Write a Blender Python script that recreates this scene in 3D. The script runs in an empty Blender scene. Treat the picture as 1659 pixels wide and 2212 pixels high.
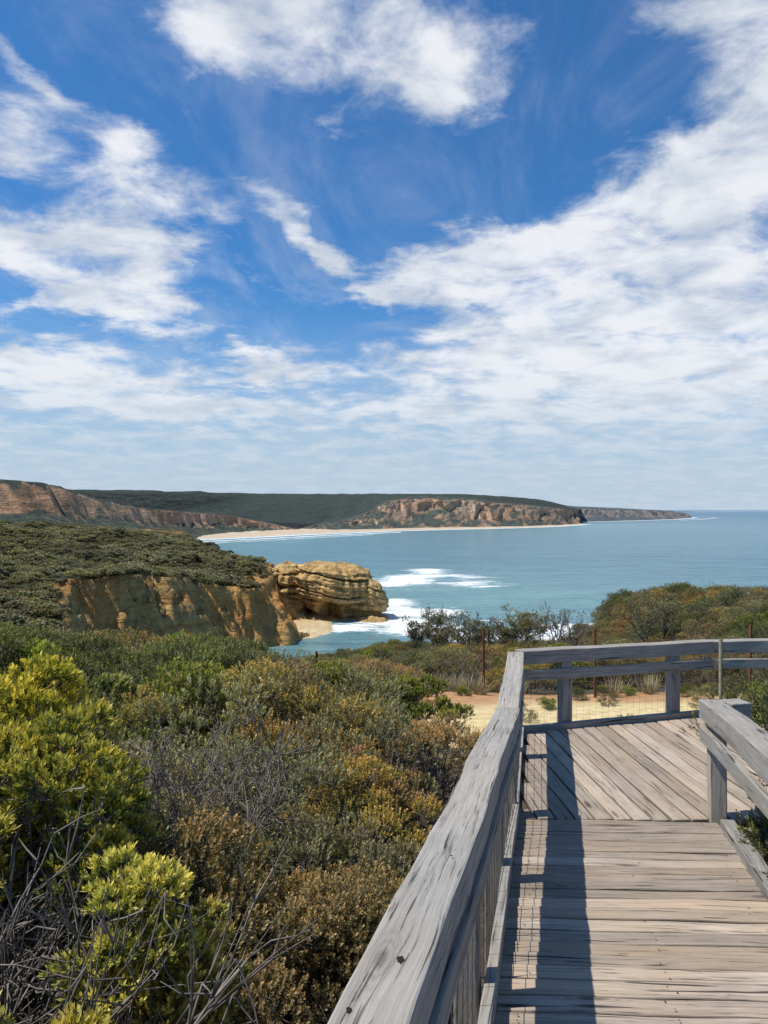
import bpy, math, random
import numpy as np
from mathutils import Vector
random.seed(7); rng=np.random.default_rng(11)
sc=bpy.context.scene
F=1663.0; H=2.13; SEA=-22.9
def pt(u,v,Y):  # image pixel u, v projected out to a given distance -> world metres
    return ((u-829.5)/F*Y, Y, H+(1101-v)/F*Y)
def px(u,Y): return (u-829.5)/F*Y
def sstep(a,b,x):
    t=np.clip((x-a)/(b-a),0,1); return t*t*(3-2*t)
# ---------- numpy noise
def _h(ix,iy,iz,seed):
    n=(ix*374761393+iy*668265263+iz*1274126177+seed*362437)&0xffffffff
    n=((n^(n>>13))*1274126177)&0xffffffff
    return ((n^(n>>16))&0xffff)/65535.0
def vn(x,y,z,seed=0):
    x=np.asarray(x,float);y=np.asarray(y,float)+0*x;z=np.asarray(z,float)+0*x
    ix=np.floor(x).astype(np.int64);iy=np.floor(y).astype(np.int64);iz=np.floor(z).astype(np.int64)
    fx=x-ix;fy=y-iy;fz=z-iz
    fx=fx*fx*(3-2*fx);fy=fy*fy*(3-2*fy);fz=fz*fz*(3-2*fz)
    r=0
    for a in (0,1):
        for b in (0,1):
            for c in (0,1):
                w=(fx if a else 1-fx)*(fy if b else 1-fy)*(fz if c else 1-fz)
                r=r+w*_h(ix+a,iy+b,iz+c,seed)
    return r*2-1
def fbm(x,y,z=0.0,o=4,seed=0):
    r=0;a=1;s=0;f=1
    for i in range(o):
        r=r+a*vn(np.asarray(x)*f,np.asarray(y)*f,np.asarray(z)*f,seed+i*17);s+=a;a*=.5;f*=2.03
    return r/s
# ---------- helpers
def link(o): sc.collection.objects.link(o); return o
def empty(name,loc=(0,0,0)):
    e=bpy.data.objects.new(name,None); e.location=loc; e.empty_display_size=.2; return link(e)
def mesh_obj(name,V,Fa,mat,smooth=False,attrs=None,parent=None,dolink=True):
    m=bpy.data.meshes.new(name)
    V=np.asarray(V,dtype=np.float32)
    if isinstance(Fa,np.ndarray):
        n,k=Fa.shape
        m.vertices.add(len(V)); m.vertices.foreach_set('co',V.ravel())
        m.loops.add(n*k); m.loops.foreach_set('vertex_index',Fa.astype(np.int32).ravel())
        m.polygons.add(n); m.polygons.foreach_set('loop_start',np.arange(0,n*k,k,dtype=np.int32))
        m.update(calc_edges=True)
    else:
        m.from_pydata(V.tolist(),[],Fa)
    m.validate()
    for mm in (mat if isinstance(mat,list) else [mat]): m.materials.append(mm)
    if smooth: m.polygons.foreach_set('use_smooth',[True]*len(m.polygons))
    for k,(typ,arr) in (attrs or {}).items():
        a=m.attributes.new(k,typ,'POINT')
        arr=np.asarray(arr,dtype=np.float32)
        a.data.foreach_set('vector' if typ=='FLOAT_VECTOR' else 'value',arr.ravel())
    m.update()
    o=bpy.data.objects.new(name,m)
    if dolink: link(o)
    if parent: o.parent=parent
    return o
def grid_faces(nr,nc):
    i=np.arange(nr-1)[:,None]*nc+np.arange(nc-1)[None,:]
    i=i.ravel(); return np.stack([i,i+1,i+nc+1,i+nc],1)
# ---------- node helpers
class NT:
    def __init__(s,tree): s.t=tree; s.n=tree.nodes; s.l=tree.links
    def new(s,ty,**kw):
        n=s.n.new(ty)
        for k,v in kw.items(): setattr(n,k,v)
        return n
    def put(s,sock,v):
        if v is None: return
        if isinstance(v,bpy.types.NodeSocket): s.l.new(v,sock)
        else: sock.default_value=v
    def M(s,op,a,b=None,c=None,clamp=False):
        n=s.new('ShaderNodeMath',operation=op,use_clamp=clamp)
        s.put(n.inputs[0],a); s.put(n.inputs[1],b); s.put(n.inputs[2],c); return n.outputs[0]
    def V(s,op,a,b=None,sc=None):
        n=s.new('ShaderNodeVectorMath',operation=op)
        s.put(n.inputs[0],a); s.put(n.inputs[1],b)
        if sc is not None: s.put(n.inputs['Scale'],sc)
        return n.outputs[0]
    def noise(s,vec,scale,detail=4,rough=.5,dist=0,col=False):
        n=s.new('ShaderNodeTexNoise'); s.put(n.inputs['Vector'],vec)
        n.inputs['Scale'].default_value=scale;n.inputs['Detail'].default_value=detail
        n.inputs['Roughness'].default_value=rough;n.inputs['Distortion'].default_value=dist
        return n.outputs['Color' if col else 'Fac']
    def ramp(s,fac,stops,interp='LINEAR'):
        n=s.new('ShaderNodeValToRGB'); s.put(n.inputs[0],fac); cr=n.color_ramp; cr.interpolation=interp
        while len(cr.elements)<len(stops): cr.elements.new(.5)
        for e,(p,c) in zip(cr.elements,stops):
            e.position=p; e.color=(c,c,c,1) if not hasattr(c,'__len__') else (*c,1)
        return n.outputs[0]
    def mix(s,f,a,b,blend='MIX'):
        n=s.new('ShaderNodeMix',data_type='RGBA',blend_type=blend)
        s.put(n.inputs[0],f)
        for k,v in ((6,a),(7,b)):
            if hasattr(v,'__len__') and len(v)==3: v=(*v,1)
            s.put(n.inputs[k],v)
        return n.outputs[2]
    def map(s,x,a,b,c=0,d=1,smooth=False):
        n=s.new('ShaderNodeMapRange'); n.interpolation_type='SMOOTHSTEP' if smooth else 'LINEAR'
        s.put(n.inputs[0],x)
        for i,v in enumerate((a,b,c,d)): s.put(n.inputs[i+1],v)
        return n.outputs[0]
    def attr(s,name,out='Fac'):
        n=s.new('ShaderNodeAttribute'); n.attribute_name=name; return n.outputs[out]
    def scalev(s,vec,v):
        return s.V('MULTIPLY',vec,v)
    def bump(s,h,strength=.5,dist=.01,normal=None):
        n=s.new('ShaderNodeBump'); n.inputs['Strength'].default_value=strength; n.inputs['Distance'].default_value=dist
        s.put(n.inputs['Height'],h)
        if normal is not None: s.put(n.inputs['Normal'],normal)
        return n.outputs[0]
def material(name):
    m=bpy.data.materials.new(name); m.use_nodes=True
    t=NT(m.node_tree); b=m.node_tree.nodes['Principled BSDF']
    return m,t,b

# ---------- materials
def wood(name,dark,light,tone=1.0,warm=0.0):
    m,t,b=material(name)
    wc=t.attr('wc','Vector'); rnd=t.attr('rnd')
    warp=t.noise(t.scalev(wc,(1.6,5,5)),1,2,.5,col=True)
    wcw=t.V('ADD',wc,t.V('MULTIPLY',t.V('SUBTRACT',warp,(.5,.5,.5)),(0,.05,.05)))
    g1=t.noise(t.scalev(wcw,(2.2,95,95)),1,5,.68,.5)
    g2=t.noise(t.scalev(wcw,(1.0,26,26)),1,4,.6,1.2)
    g3=t.noise(t.scalev(wc,(9,260,260)),1,2,.6)
    blot=t.noise(wc,4.5,4,.65)
    v=t.M('ADD',t.M('MULTIPLY',g1,.6),t.M('MULTIPLY',g2,.4))
    col=t.ramp(v,[(.36,dark),(.46,[ (a*.9+c*1.1)/2 for a,c in zip(dark,light)]),(.60,light)])
    col=t.mix(t.map(blot,.38,.68,0,.5),col,[c*.55 for c in light])
    warmc=t.noise(wc,1.1,3,.5)
    col=t.mix(t.map(warmc,.42,.68,0,.4+warm),col,(light[0]*.88,light[1]*.76,light[2]*.62))
    cr=t.map(g1,.32,.38,1,0)
    cr2=t.map(t.noise(t.scalev(wcw,(1.1,45,45)),1,2,.4,.5),.29,.33,1,0)
    crk=t.M('MAXIMUM',t.M('MULTIPLY',cr,.75),cr2)
    col=t.mix(t.M('MULTIPLY',crk,.88),col,(.03,.026,.022))
    vo=t.new('ShaderNodeTexVoronoi'); t.put(vo.inputs['Vector'],t.scalev(wc,(1.2,4.6,4.6))); vo.inputs['Scale'].default_value=1
    kd=t.M('ADD',vo.outputs['Distance'],t.M('MULTIPLY',g2,.08))
    kn=t.map(kd,.08,.15,1,0)
    ring=t.M('MULTIPLY',t.M('MULTIPLY_ADD',t.M('SINE',t.M('MULTIPLY',kd,120)),.5,.5),t.map(kd,.12,.30,.55,0))
    col=t.mix(ring,col,[c*.4 for c in light])
    col=t.mix(t.M('MULTIPLY',kn,.8),col,(.055,.04,.03))
    f=t.M('MULTIPLY_ADD',rnd,.5,.75)
    col=t.mix(1,col,t.V('SCALE',(1,1,1),sc=t.M('MULTIPLY',f,tone)),'MULTIPLY')
    col=t.mix(t.M('MULTIPLY',t.attr('ed'),.92),col,(.02,.017,.013))  # shade of the board gaps painted into the colour, darkest at the underside
    t.put(b.inputs['Base Color'],col); b.inputs['Roughness'].default_value=.85; b.inputs['Specular IOR Level'].default_value=.2
    h=t.M('SUBTRACT',t.M('ADD',t.M('MULTIPLY',v,.7),t.M('MULTIPLY',g3,.3)),t.M('MULTIPLY',crk,.9))
    t.put(b.inputs['Normal'],t.bump(h,.9,.005))
    return m
M_rail=wood('weathered_grey_timber',(.155,.145,.132),(.46,.435,.395),.93)
M_deck=wood('weathered_deck_timber',(.19,.155,.125),(.50,.42,.34),.92,.15)
m,t,b=material('galvanised_wire'); b.inputs['Base Color'].default_value=(.16,.145,.13,1); b.inputs['Metallic'].default_value=.5; b.inputs['Roughness'].default_value=.6; M_wire=m
m,t,b=material('rusty_steel'); po=t.new('ShaderNodeNewGeometry').outputs['Position']
t.put(b.inputs['Base Color'],t.ramp(t.noise(po,30,4),[(.35,(.10,.035,.018)),(.65,(.2,.08,.04))])); b.inputs['Roughness'].default_value=.85; M_rust=m
m,t,b=material('pale_steel_post'); po=t.new('ShaderNodeNewGeometry').outputs['Position']
t.put(b.inputs['Base Color'],t.ramp(t.noise(po,20,4),[(.35,(.22,.19,.13)),(.65,(.36,.32,.22))])); b.inputs['Roughness'].default_value=.7; M_pale=m
m,t,b=material('knot_dark'); b.inputs['Base Color'].default_value=(.012,.01,.008,1); b.inputs['Roughness'].default_value=1; M_knot=m

def leafmat(name,stops,trans=.3,patch=None,gain=1.0):
    m,t,b=material(name)
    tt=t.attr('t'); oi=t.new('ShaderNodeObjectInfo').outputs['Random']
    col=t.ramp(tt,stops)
    if patch:
        pos=t.new('ShaderNodeNewGeometry').outputs['Position']
        pn=t.noise(pos,.55,2,.55)
        col=t.mix(t.map(pn,.42,.62,0,.75),col,t.mix(1,col,patch,'MULTIPLY'))
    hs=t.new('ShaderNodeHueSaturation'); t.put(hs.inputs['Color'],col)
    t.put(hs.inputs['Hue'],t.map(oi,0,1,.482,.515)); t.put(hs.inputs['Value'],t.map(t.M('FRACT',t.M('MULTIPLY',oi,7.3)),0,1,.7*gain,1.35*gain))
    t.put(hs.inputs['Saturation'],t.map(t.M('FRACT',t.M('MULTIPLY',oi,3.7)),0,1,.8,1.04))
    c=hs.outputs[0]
    t.put(b.inputs['Base Color'],c); b.inputs['Roughness'].default_value=.5; b.inputs['Specular IOR Level'].default_value=.35
    tr=t.new('ShaderNodeBsdfTranslucent'); t.put(tr.inputs['Color'],t.mix(1,c,(1.15,1.1,.6),'MULTIPLY'))
    mx=t.new('ShaderNodeMixShader'); mx.inputs[0].default_value=trans
    t.l.new(b.outputs[0],mx.inputs[1]); t.l.new(tr.outputs[0],mx.inputs[2])
    t.l.new(mx.outputs[0],m.node_tree.nodes['Material Output'].inputs['Surface'])
    return m
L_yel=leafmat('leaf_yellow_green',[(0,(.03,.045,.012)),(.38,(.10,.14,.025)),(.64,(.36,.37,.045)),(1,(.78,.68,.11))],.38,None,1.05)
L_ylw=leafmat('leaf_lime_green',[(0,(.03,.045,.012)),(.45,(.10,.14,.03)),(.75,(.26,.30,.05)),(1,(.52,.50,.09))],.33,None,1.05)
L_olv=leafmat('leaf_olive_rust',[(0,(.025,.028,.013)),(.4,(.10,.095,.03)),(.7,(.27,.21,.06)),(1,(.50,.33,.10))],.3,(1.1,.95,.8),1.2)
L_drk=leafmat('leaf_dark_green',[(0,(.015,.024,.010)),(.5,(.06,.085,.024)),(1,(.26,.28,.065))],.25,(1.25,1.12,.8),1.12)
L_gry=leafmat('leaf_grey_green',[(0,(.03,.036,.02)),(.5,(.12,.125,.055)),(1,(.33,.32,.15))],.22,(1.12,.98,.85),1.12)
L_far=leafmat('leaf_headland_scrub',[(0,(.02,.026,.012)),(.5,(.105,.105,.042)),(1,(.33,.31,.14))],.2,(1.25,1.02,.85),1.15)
m,t,b=material('twig_bark'); po=t.new('ShaderNodeNewGeometry').outputs['Position']
t.put(b.inputs['Base Color'],t.ramp(t.noise(po,14,4),[(.3,(.07,.058,.048)),(.7,(.27,.235,.20))])); b.inputs['Roughness'].default_value=.9; M_twig=m
m,t,b=material('dry_grass'); tt=t.attr('t'); t.put(b.inputs['Base Color'],t.ramp(tt,[(0,(.16,.14,.06)),(1,(.48,.41,.25))])); b.inputs['Roughness'].default_value=.8; M_grass=m

# near ground
m,t,b=material('sandy_scrub_ground'); po=t.new('ShaderNodeNewGeometry').outputs['Position']
s=t.attr('sand'); o=t.attr('ochre')
litter=t.ramp(t.noise(po,9,6,.7),[(.3,(.03,.022,.015)),(.55,(.08,.06,.04)),(.75,(.16,.12,.08))])
sand=t.ramp(t.noise(po,6,6,.7),[(.3,(.45,.33,.15)),(.55,(.68,.55,.29)),(.75,(.80,.70,.46))])
orr=t.ramp(t.noise(po,5,6,.7),[(.3,(.32,.16,.07)),(.7,(.54,.32,.15))])
sand=t.mix(o,sand,orr)
edge=t.noise(po,3.0,5,.6)
f=t.map(t.M('ADD',s,t.M('MULTIPLY',t.M('SUBTRACT',edge,.5),1.2)),.4,.6)
t.put(b.inputs['Base Color'],t.mix(f,litter,sand)); b.inputs['Roughness'].default_value=.95
t.put(b.inputs['Normal'],t.bump(t.noise(po,25,6,.7),.7,.03)); M_gnd=m

def rockmat(name,scale,veg=True,cols=None,vegcols=None,bumpd=.4,slope=(.45,.7),haze=0.0,hazecol=(.20,.27,.36),strata=1.0,orange=(.50,.22,.07),dark=.75,of=.6,drk=(.07,.05,.035),thr=(.5,.3)):
    m,t,b=material(name)
    g=t.new('ShaderNodeNewGeometry'); po=g.outputs['Position']; nn=t.new('ShaderNodeSeparateXYZ'); t.l.new(g.outputs['Normal'],nn.inputs[0])
    cols=cols or [(.28,(.42,.21,.07)),(.42,(.62,.36,.13)),(.55,(.74,.50,.20)),(.7,(.52,.31,.13)),(.82,(.76,.57,.28))]
    w=t.noise(po,.12*scale,4,.6)
    band=t.noise(t.V('ADD',t.scalev(po,(.05*scale,.05*scale,.9*scale*strata)),t.V('SCALE',(1,1,1),sc=t.M('MULTIPLY',w,2.2))),1,5,.62)
    col=t.ramp(band,cols)
    big=t.noise(po,.06*scale,3,.5)
    col=t.mix(t.map(big,.42,.62,0,of),col,orange)
    fine=t.noise(po,1.4*scale,6,.7)
    stain=t.noise(t.scalev(po,(.35*scale,.35*scale,.09*scale)),1,5,.65)
    col=t.mix(t.map(stain,.55,.40,0,dark*.6),col,[c*1.6 for c in drk])
    col=t.mix(t.map(fine,thr[0],thr[1],0,dark),col,drk)
    if veg:
        vegcols=vegcols or [(.35,(.022,.028,.014)),(.55,(.065,.07,.033)),(.75,(.14,.125,.06))]
        vc=t.ramp(t.noise(po,.5*scale,6,.72),vegcols)
        vf=t.map(t.M('ADD',nn.outputs[2],t.M('MULTIPLY',t.M('SUBTRACT',t.noise(po,.16*scale,5,.65),.5),.75)),slope[0],slope[1])
        col=t.mix(vf,col,vc)
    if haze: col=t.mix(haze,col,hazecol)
    t.put(b.inputs['Base Color'],col); b.inputs['Roughness'].default_value=.95; b.inputs['Specular IOR Level'].default_value=.1
    hh=t.M('ADD',t.M('MULTIPLY',band,1.0),t.M('MULTIPLY',fine,.6))
    t.put(b.inputs['Normal'],t.bump(hh,1.0,bumpd))
    return m
M_head=rockmat('headland_sandstone',1.0,bumpd=1.4,slope=(.84,.99),dark=.6,orange=(.76,.33,.085),drk=(.14,.08,.035))
M_rock=rockmat('layered_sandstone',1.6,veg=False,bumpd=.6,strata=.9,dark=.8,of=.3,orange=(.62,.34,.11),drk=(.12,.08,.045),cols=[(.3,(.18,.115,.06)),(.42,(.52,.34,.14)),(.52,(.76,.54,.22)),(.62,(.40,.27,.13)),(.75,(.70,.52,.25))])
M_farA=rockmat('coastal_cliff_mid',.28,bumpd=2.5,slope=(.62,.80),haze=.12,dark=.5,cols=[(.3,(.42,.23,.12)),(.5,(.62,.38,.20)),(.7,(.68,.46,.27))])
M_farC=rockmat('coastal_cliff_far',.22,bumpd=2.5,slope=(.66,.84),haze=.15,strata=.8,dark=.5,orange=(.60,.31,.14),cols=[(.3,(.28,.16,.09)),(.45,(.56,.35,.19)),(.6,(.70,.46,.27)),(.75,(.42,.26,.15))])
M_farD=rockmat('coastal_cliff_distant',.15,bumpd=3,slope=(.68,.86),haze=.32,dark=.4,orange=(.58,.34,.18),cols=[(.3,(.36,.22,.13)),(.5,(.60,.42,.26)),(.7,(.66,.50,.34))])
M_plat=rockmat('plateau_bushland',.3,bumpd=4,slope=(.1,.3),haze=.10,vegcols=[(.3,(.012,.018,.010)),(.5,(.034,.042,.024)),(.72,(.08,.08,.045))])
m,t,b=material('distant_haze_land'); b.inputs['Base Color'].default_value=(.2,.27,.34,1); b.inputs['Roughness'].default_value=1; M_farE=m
m,t,b=material('beach_sand'); po=t.new('ShaderNodeNewGeometry').outputs['Position']
t.put(b.inputs['Base Color'],t.ramp(t.noise(po,.08,5,.6),[(.3,(.44,.34,.23)),(.7,(.58,.48,.35))])); b.inputs['Roughness'].default_value=.95; M_beach=m

# sea
m,t,b=material('sea_water'); po=t.new('ShaderNodeNewGeometry').outputs['Position']
foam=t.attr('foam'); sh=t.attr('shallow'); far=t.attr('far')
base=t.mix(sh,(.08,.20,.26),(.19,.38,.38))
pat=t.noise(t.scalev(po,(.004,.012,1)),1,5,.6)
base=t.mix(t.map(pat,.4,.65,0,.5),base,(.125,.26,.31))
chop=t.noise(t.scalev(po,(.03,.16,1)),1,7,.7,.3)
base=t.mix(t.map(chop,.58,.38,0,.65),base,t.mix(1,base,(.48,.62,.70),'MULTIPLY'))
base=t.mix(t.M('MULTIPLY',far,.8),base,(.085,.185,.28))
streak=t.noise(t.scalev(po,(.10,.28,1)),1,7,.72,.6)
fine=t.noise(t.scalev(po,(.5,1.1,1)),1,6,.75,.5)
fn=t.M('ADD',t.M('MULTIPLY',streak,.6),t.M('MULTIPLY',fine,.4))
fm=t.map(t.M('ADD',foam,t.M('MULTIPLY',t.M('SUBTRACT',fn,.5),2.6)),.38,.76,0,1,True)
fm=t.M('MULTIPLY',fm,t.map(foam,.03,.15))
col=t.mix(fm,base,(.85,.88,.88))
t.put(b.inputs['Base Color'],col)
t.put(b.inputs['Roughness'],t.M('MAXIMUM',t.map(fm,0,1,.2,.9),t.map(far,0,1,.2,.35)))
b.inputs['IOR'].default_value=1.33; t.put(b.inputs['Specular IOR Level'],t.map(fm,0,1,.5,.1))
w1=t.noise(t.scalev(po,(.05,.16,1)),1,4,.6,.5)
w2=t.noise(t.scalev(po,(.5,.95,1)),1,5,.65,.4)
hh=t.M('ADD',t.M('MULTIPLY',w1,1.5),t.M('MULTIPLY',w2,.35))
t.put(b.inputs['Normal'],t.bump(hh,1.0,2.4)); M_sea=m

# ---------- world
SUN=Vector((-1,-.12,1.75)).normalized()
w=bpy.data.worlds.new('World'); sc.world=w; w.use_nodes=True
t=NT(w.node_tree); bg=w.node_tree.nodes['Background']
sky=t.new('ShaderNodeTexSky'); sky.sky_type='NISHITA'; sky.sun_disc=False
sky.sun_elevation=math.asin(SUN.z); sky.sun_rotation=math.atan2(SUN.x,SUN.y)
sky.air_density=1.0; sky.dust_density=.4; sky.ozone_density=2.5; sky.altitude=0
d=t.new('ShaderNodeTexCoord').outputs['Generated']
sp=t.new('ShaderNodeSeparateXYZ'); t.l.new(d,sp.inputs[0]); X,Y,Z=sp.outputs
zz=t.M('ADD',t.M('MAXIMUM',Z,0),.16)
cv=t.new('ShaderNodeCombineXYZ'); t.put(cv.inputs[0],t.M('DIVIDE',X,zz)); t.put(cv.inputs[1],t.M('DIVIDE',Y,zz))
P=cv.outputs[0]
az0=t.M('ARCTAN2',X,Y); el0=t.M('ARCSINE',Z)
wn=t.noise(P,3.6,5,.62,col=True); ws=t.new('ShaderNodeSeparateColor'); t.l.new(wn,ws.inputs[0])
az=t.M('ADD',az0,t.M('MULTIPLY',t.M('SUBTRACT',ws.outputs[0],.5),.15))
el=t.M('ADD',el0,t.M('MULTIPLY',t.M('SUBTRACT',ws.outputs[1],.5),.11))
# cloud banks: (centre u, centre v and half widths in image pixels, roll, weight)
blobs=[(700,50,350,105,8,1.0),(900,150,180,55,25,.75),(1590,20,180,65,15,.9),(420,60,130,50,30,.5),
 (320,480,125,95,-25,1.0),(120,570,200,70,8,1.0),(250,650,170,42,15,.85),(255,320,60,45,0,.8),(30,310,85,60,0,1.0),(70,165,95,22,22,.7),
 (620,450,120,46,38,.8),(715,560,80,30,30,.7),
 (1450,450,330,112,-25,1.1),(1450,590,350,85,0,1.05),(1020,580,190,55,-8,1.0),(850,640,120,22,0,.75),(1600,270,160,60,-40,.6),
 (1080,780,280,52,0,.8),(1480,780,330,110,0,.8),(90,790,220,52,6,1.0),(560,790,95,26,0,.9),(430,880,220,30,0,.55),(1000,890,260,34,0,.45)]
B=None
for (u,v,ru,rv,ro,wt) in blobs:
    a0=math.atan((u-829.5)/F); e0=math.atan((1101-v)/F*math.cos(a0)); c=math.cos(math.radians(-ro)); s_=math.sin(math.radians(-ro))
    du=t.M('SUBTRACT',az,a0); dv=t.M('SUBTRACT',el,e0)
    A=t.M('ADD',t.M('MULTIPLY',du,c*F/ru),t.M('MULTIPLY',dv,s_*F/ru))
    D=t.M('ADD',t.M('MULTIPLY',du,-s_*F/rv),t.M('MULTIPLY',dv,c*F/rv))
    q=t.M('ADD',t.M('MULTIPLY',A,A),t.M('MULTIPLY',D,D))
    g=t.M('MULTIPLY',t.M('EXPONENT',t.M('MULTIPLY',q,-.8)),wt)
    B=g if B is None else t.M('ADD',B,g)
B=t.M('MINIMUM',B,1.05)
n1=t.noise(P,4.6,11,.64,.35)
hor=t.map(el0,math.radians(14),math.radians(4),0,.66,True)
dens=t.M('ADD',t.M('ADD',t.M('SUBTRACT',B,.47),hor),t.M('MULTIPLY',t.M('SUBTRACT',n1,.5),2.3))
alpha=t.map(dens,-.22,.70,0,.95,True)
alpha=t.M('MULTIPLY',alpha,t.map(el0,math.radians(1),math.radians(9),.6,1.0,True))
thin=t.map(t.noise(t.scalev(P,(1.0,.55,1)),1.9,7,.65,1.2),.42,.74,0,.30,True)
alpha=t.M('MAXIMUM',alpha,thin)
shade=t.noise(P,3.4,6,.55,.2)
sh2=t.map(t.M('ADD',shade,t.M('MULTIPLY',dens,-.12)),.34,.60,1,0,True)
ccol=t.mix(sh2,(.59,.65,.74),(.88,.90,.94))
ccol=t.mix(t.map(el0,math.radians(12),math.radians(1),0,1,True),ccol,(.62,.70,.79))
skc=t.mix(1,sky.outputs[0],(.36,.80,1.17),'MULTIPLY')
skc=t.V('SCALE',skc,sc=.110)
skc=t.mix(t.map(el0,math.radians(16),math.radians(0),0,.97,True),skc,(.48,.60,.73))
fin=t.mix(alpha,skc,ccol)
t.put(bg.inputs[0],t.V('SCALE',fin,sc=10.0)); bg.inputs[1].default_value=.1

sl=bpy.data.lights.new('sun','SUN'); sl.energy=5.0; sl.angle=math.radians(.5); sl.color=(1,.94,.83)
so=link(bpy.data.objects.new('sun',sl)); so.rotation_euler=SUN.to_track_quat('Z','Y').to_euler(); so.location=(-20,6,36)

# ---------- timber builder
class TB:
    def __init__(s): s.v=[];s.f=[];s.wc=[];s.r=[];s.e=[]
    def beam(s,p0,p1,w,h,segs=None,wob=.002,up=(0,0,1),edge=0):
        p0=Vector(p0);p1=Vector(p1);d=p1-p0;L=d.length;d.normalize()
        up=Vector(up); side=d.cross(up).normalized(); up=side.cross(d).normalized()
        segs=segs or max(1,int(L/.18)); off=Vector((random.random()*50,random.random()*50,random.random()*50)); r=random.random()
        base=len(s.v)
        ph=[random.random()*6 for _ in range(4)]
        for i in range(segs+1):
            a=L*i/segs
            wx=wob*math.sin(a*3+ph[0])+wob*.5*math.sin(a*11+ph[1]); wz=wob*math.sin(a*2.3+ph[2])+wob*.5*math.sin(a*9+ph[3])
            for (cx,cz) in ((-1,-1),(1,-1),(1,1),(-1,1)):
                e=random.uniform(-1,1)*wob*.5
                p=p0+d*a+side*(cx*w/2+wx+e)+up*(cz*h/2+wz)
                s.v.append(p); s.wc.append((a+off.x,cx*w/2+off.y,cz*h/2+off.z)); s.r.append(r); s.e.append(edge if cz<0 else 0)  # edge weights the painted gap shade on the lower corners
        for i in range(segs):
            for k in range(4):
                a0=base+i*4+k;a1=base+i*4+(k+1)%4
                s.f.append((a0,a0+4,a1+4,a1))
        s.f.append((base,base+1,base+2,base+3)); e=base+segs*4; s.f.append((e+3,e+2,e+1,e))
    def make(s,name,mat,parent=None,bev=.005):
        o=mesh_obj(name,np.array([tuple(v) for v in s.v]),s.f,mat,attrs={'wc':('FLOAT_VECTOR',np.array(s.wc)),'rnd':('FLOAT',np.array(s.r)),'ed':('FLOAT',np.array(s.e))},parent=parent)
        bm=o.modifiers.new('bev','BEVEL'); bm.width=bev; bm.segments=2; bm.limit_method='ANGLE'; bm.angle_limit=math.radians(50)
        return o
def rz(y): return max(0,.09*(5.33-y))
def lx(y): return .947+.2125*(y-5.33) if y<5.33 else .947+.1985*(y-5.33)   # deck left edge
def rx(y): return 2.26+.23*(y-5.29)
# boardwalk
bw=empty('boardwalk')
tb=TB(); y=5.27
while y>-1.6:
    wd=.100+random.uniform(-.008,.006)
    yl=y-wd/2; yr=yl-.05*(1.3)+random.uniform(-.007,.007)
    z=rz(yl)-.02+random.uniform(-.004,.004)
    x0=lx(yl)-.02+random.uniform(-.006,.006); x1=rx(yr)+.02+random.uniform(-.012,.012)
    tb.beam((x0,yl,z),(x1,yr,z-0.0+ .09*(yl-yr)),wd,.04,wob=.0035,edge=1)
    y-=wd+random.uniform(.013,.024)
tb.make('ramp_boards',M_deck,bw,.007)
poly=[(.947,5.31),(1.35,7.36),(3.27,7.92),(3.42,5.26)]
tb=TB(); dx,dy=-.075,1.0; ln=math.hypot(dx,dy); dx/=ln;dy/=ln; nx,ny=dy,-dx
offs=[p[0]*nx+p[1]*ny for p in poly]; c=min(offs)-.02
def clipline(c):
    ts=[]
    for i in range(4):
        a=poly[i];b_=poly[(i+1)%4]; ca=a[0]*nx+a[1]*ny-c; cb=b_[0]*nx+b_[1]*ny-c
        if ca*cb<0:
            k=ca/(ca-cb); q=(a[0]+(b_[0]-a[0])*k,a[1]+(b_[1]-a[1])*k); ts.append(q[0]*dx+q[1]*dy)
    return ts
while c<max(offs):
    wd=.118+random.uniform(-.004,.004); ts=clipline(c+wd/2)
    if len(ts)>=2:
        t0,t1=min(ts),max(ts); cc=c+wd/2; z=-.02+random.uniform(-.002,.002)
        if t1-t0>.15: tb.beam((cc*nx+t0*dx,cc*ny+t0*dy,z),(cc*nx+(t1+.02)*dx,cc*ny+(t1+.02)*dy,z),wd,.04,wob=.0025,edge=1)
    c+=wd+random.uniform(.012,.018)
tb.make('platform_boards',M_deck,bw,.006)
# substructure + kerbs
tb=TB()
tb.beam((lx(5.33)-.02,5.33,-.13),(lx(-1.5)-.02,-1.5,rz(-1.5)-.13),.05,.16)
tb.beam((rx(5.3)+.0,5.3,-.13),(rx(-1.5)+.0,-1.5,rz(-1.5)-.13),.05,.16)
tb.beam((.92,5.36,-.13),(1.33,7.36,-.13),.05,.16); tb.beam((1.33,7.40,-.13),(3.27,7.96,-.13),.05,.16)
tb.beam((3.44,5.26,-.13),(3.29,7.9,-.13),.05,.16); tb.beam((1.0,5.30,-.13),(3.4,5.22,-.13),.05,.16)
for yy in (0.2,2.6,5.3): tb.beam((lx(yy)+.15,yy,rz(yy)-.22),(lx(yy)+.15,yy,-1.1),.1,.1,up=(0,1,0)); tb.beam((rx(yy)-.15,yy,rz(yy)-.22),(rx(yy)-.15,yy,-1.1),.1,.1,up=(0,1,0))
tb.beam((lx(5.33)-.035,5.33,.035),(lx(-1.5)-.035,-1.5,rz(-1.5)+.035),.045,.13)
tb.beam((.915,5.36,.02),(1.32,7.38,.02),.045,.09)
tb.beam((1.34,7.40,.015),(3.28,7.965,.015),.07,.07)
tb.beam((rx(5.1)+.06,5.1,.03),(rx(-1.5)+.06,-1.5,rz(-1.5)+.03),.09,.09)
tb.make('edge_boards_and_bearers',M_rail,bw,.005)
V=[];Fa=[]
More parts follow.
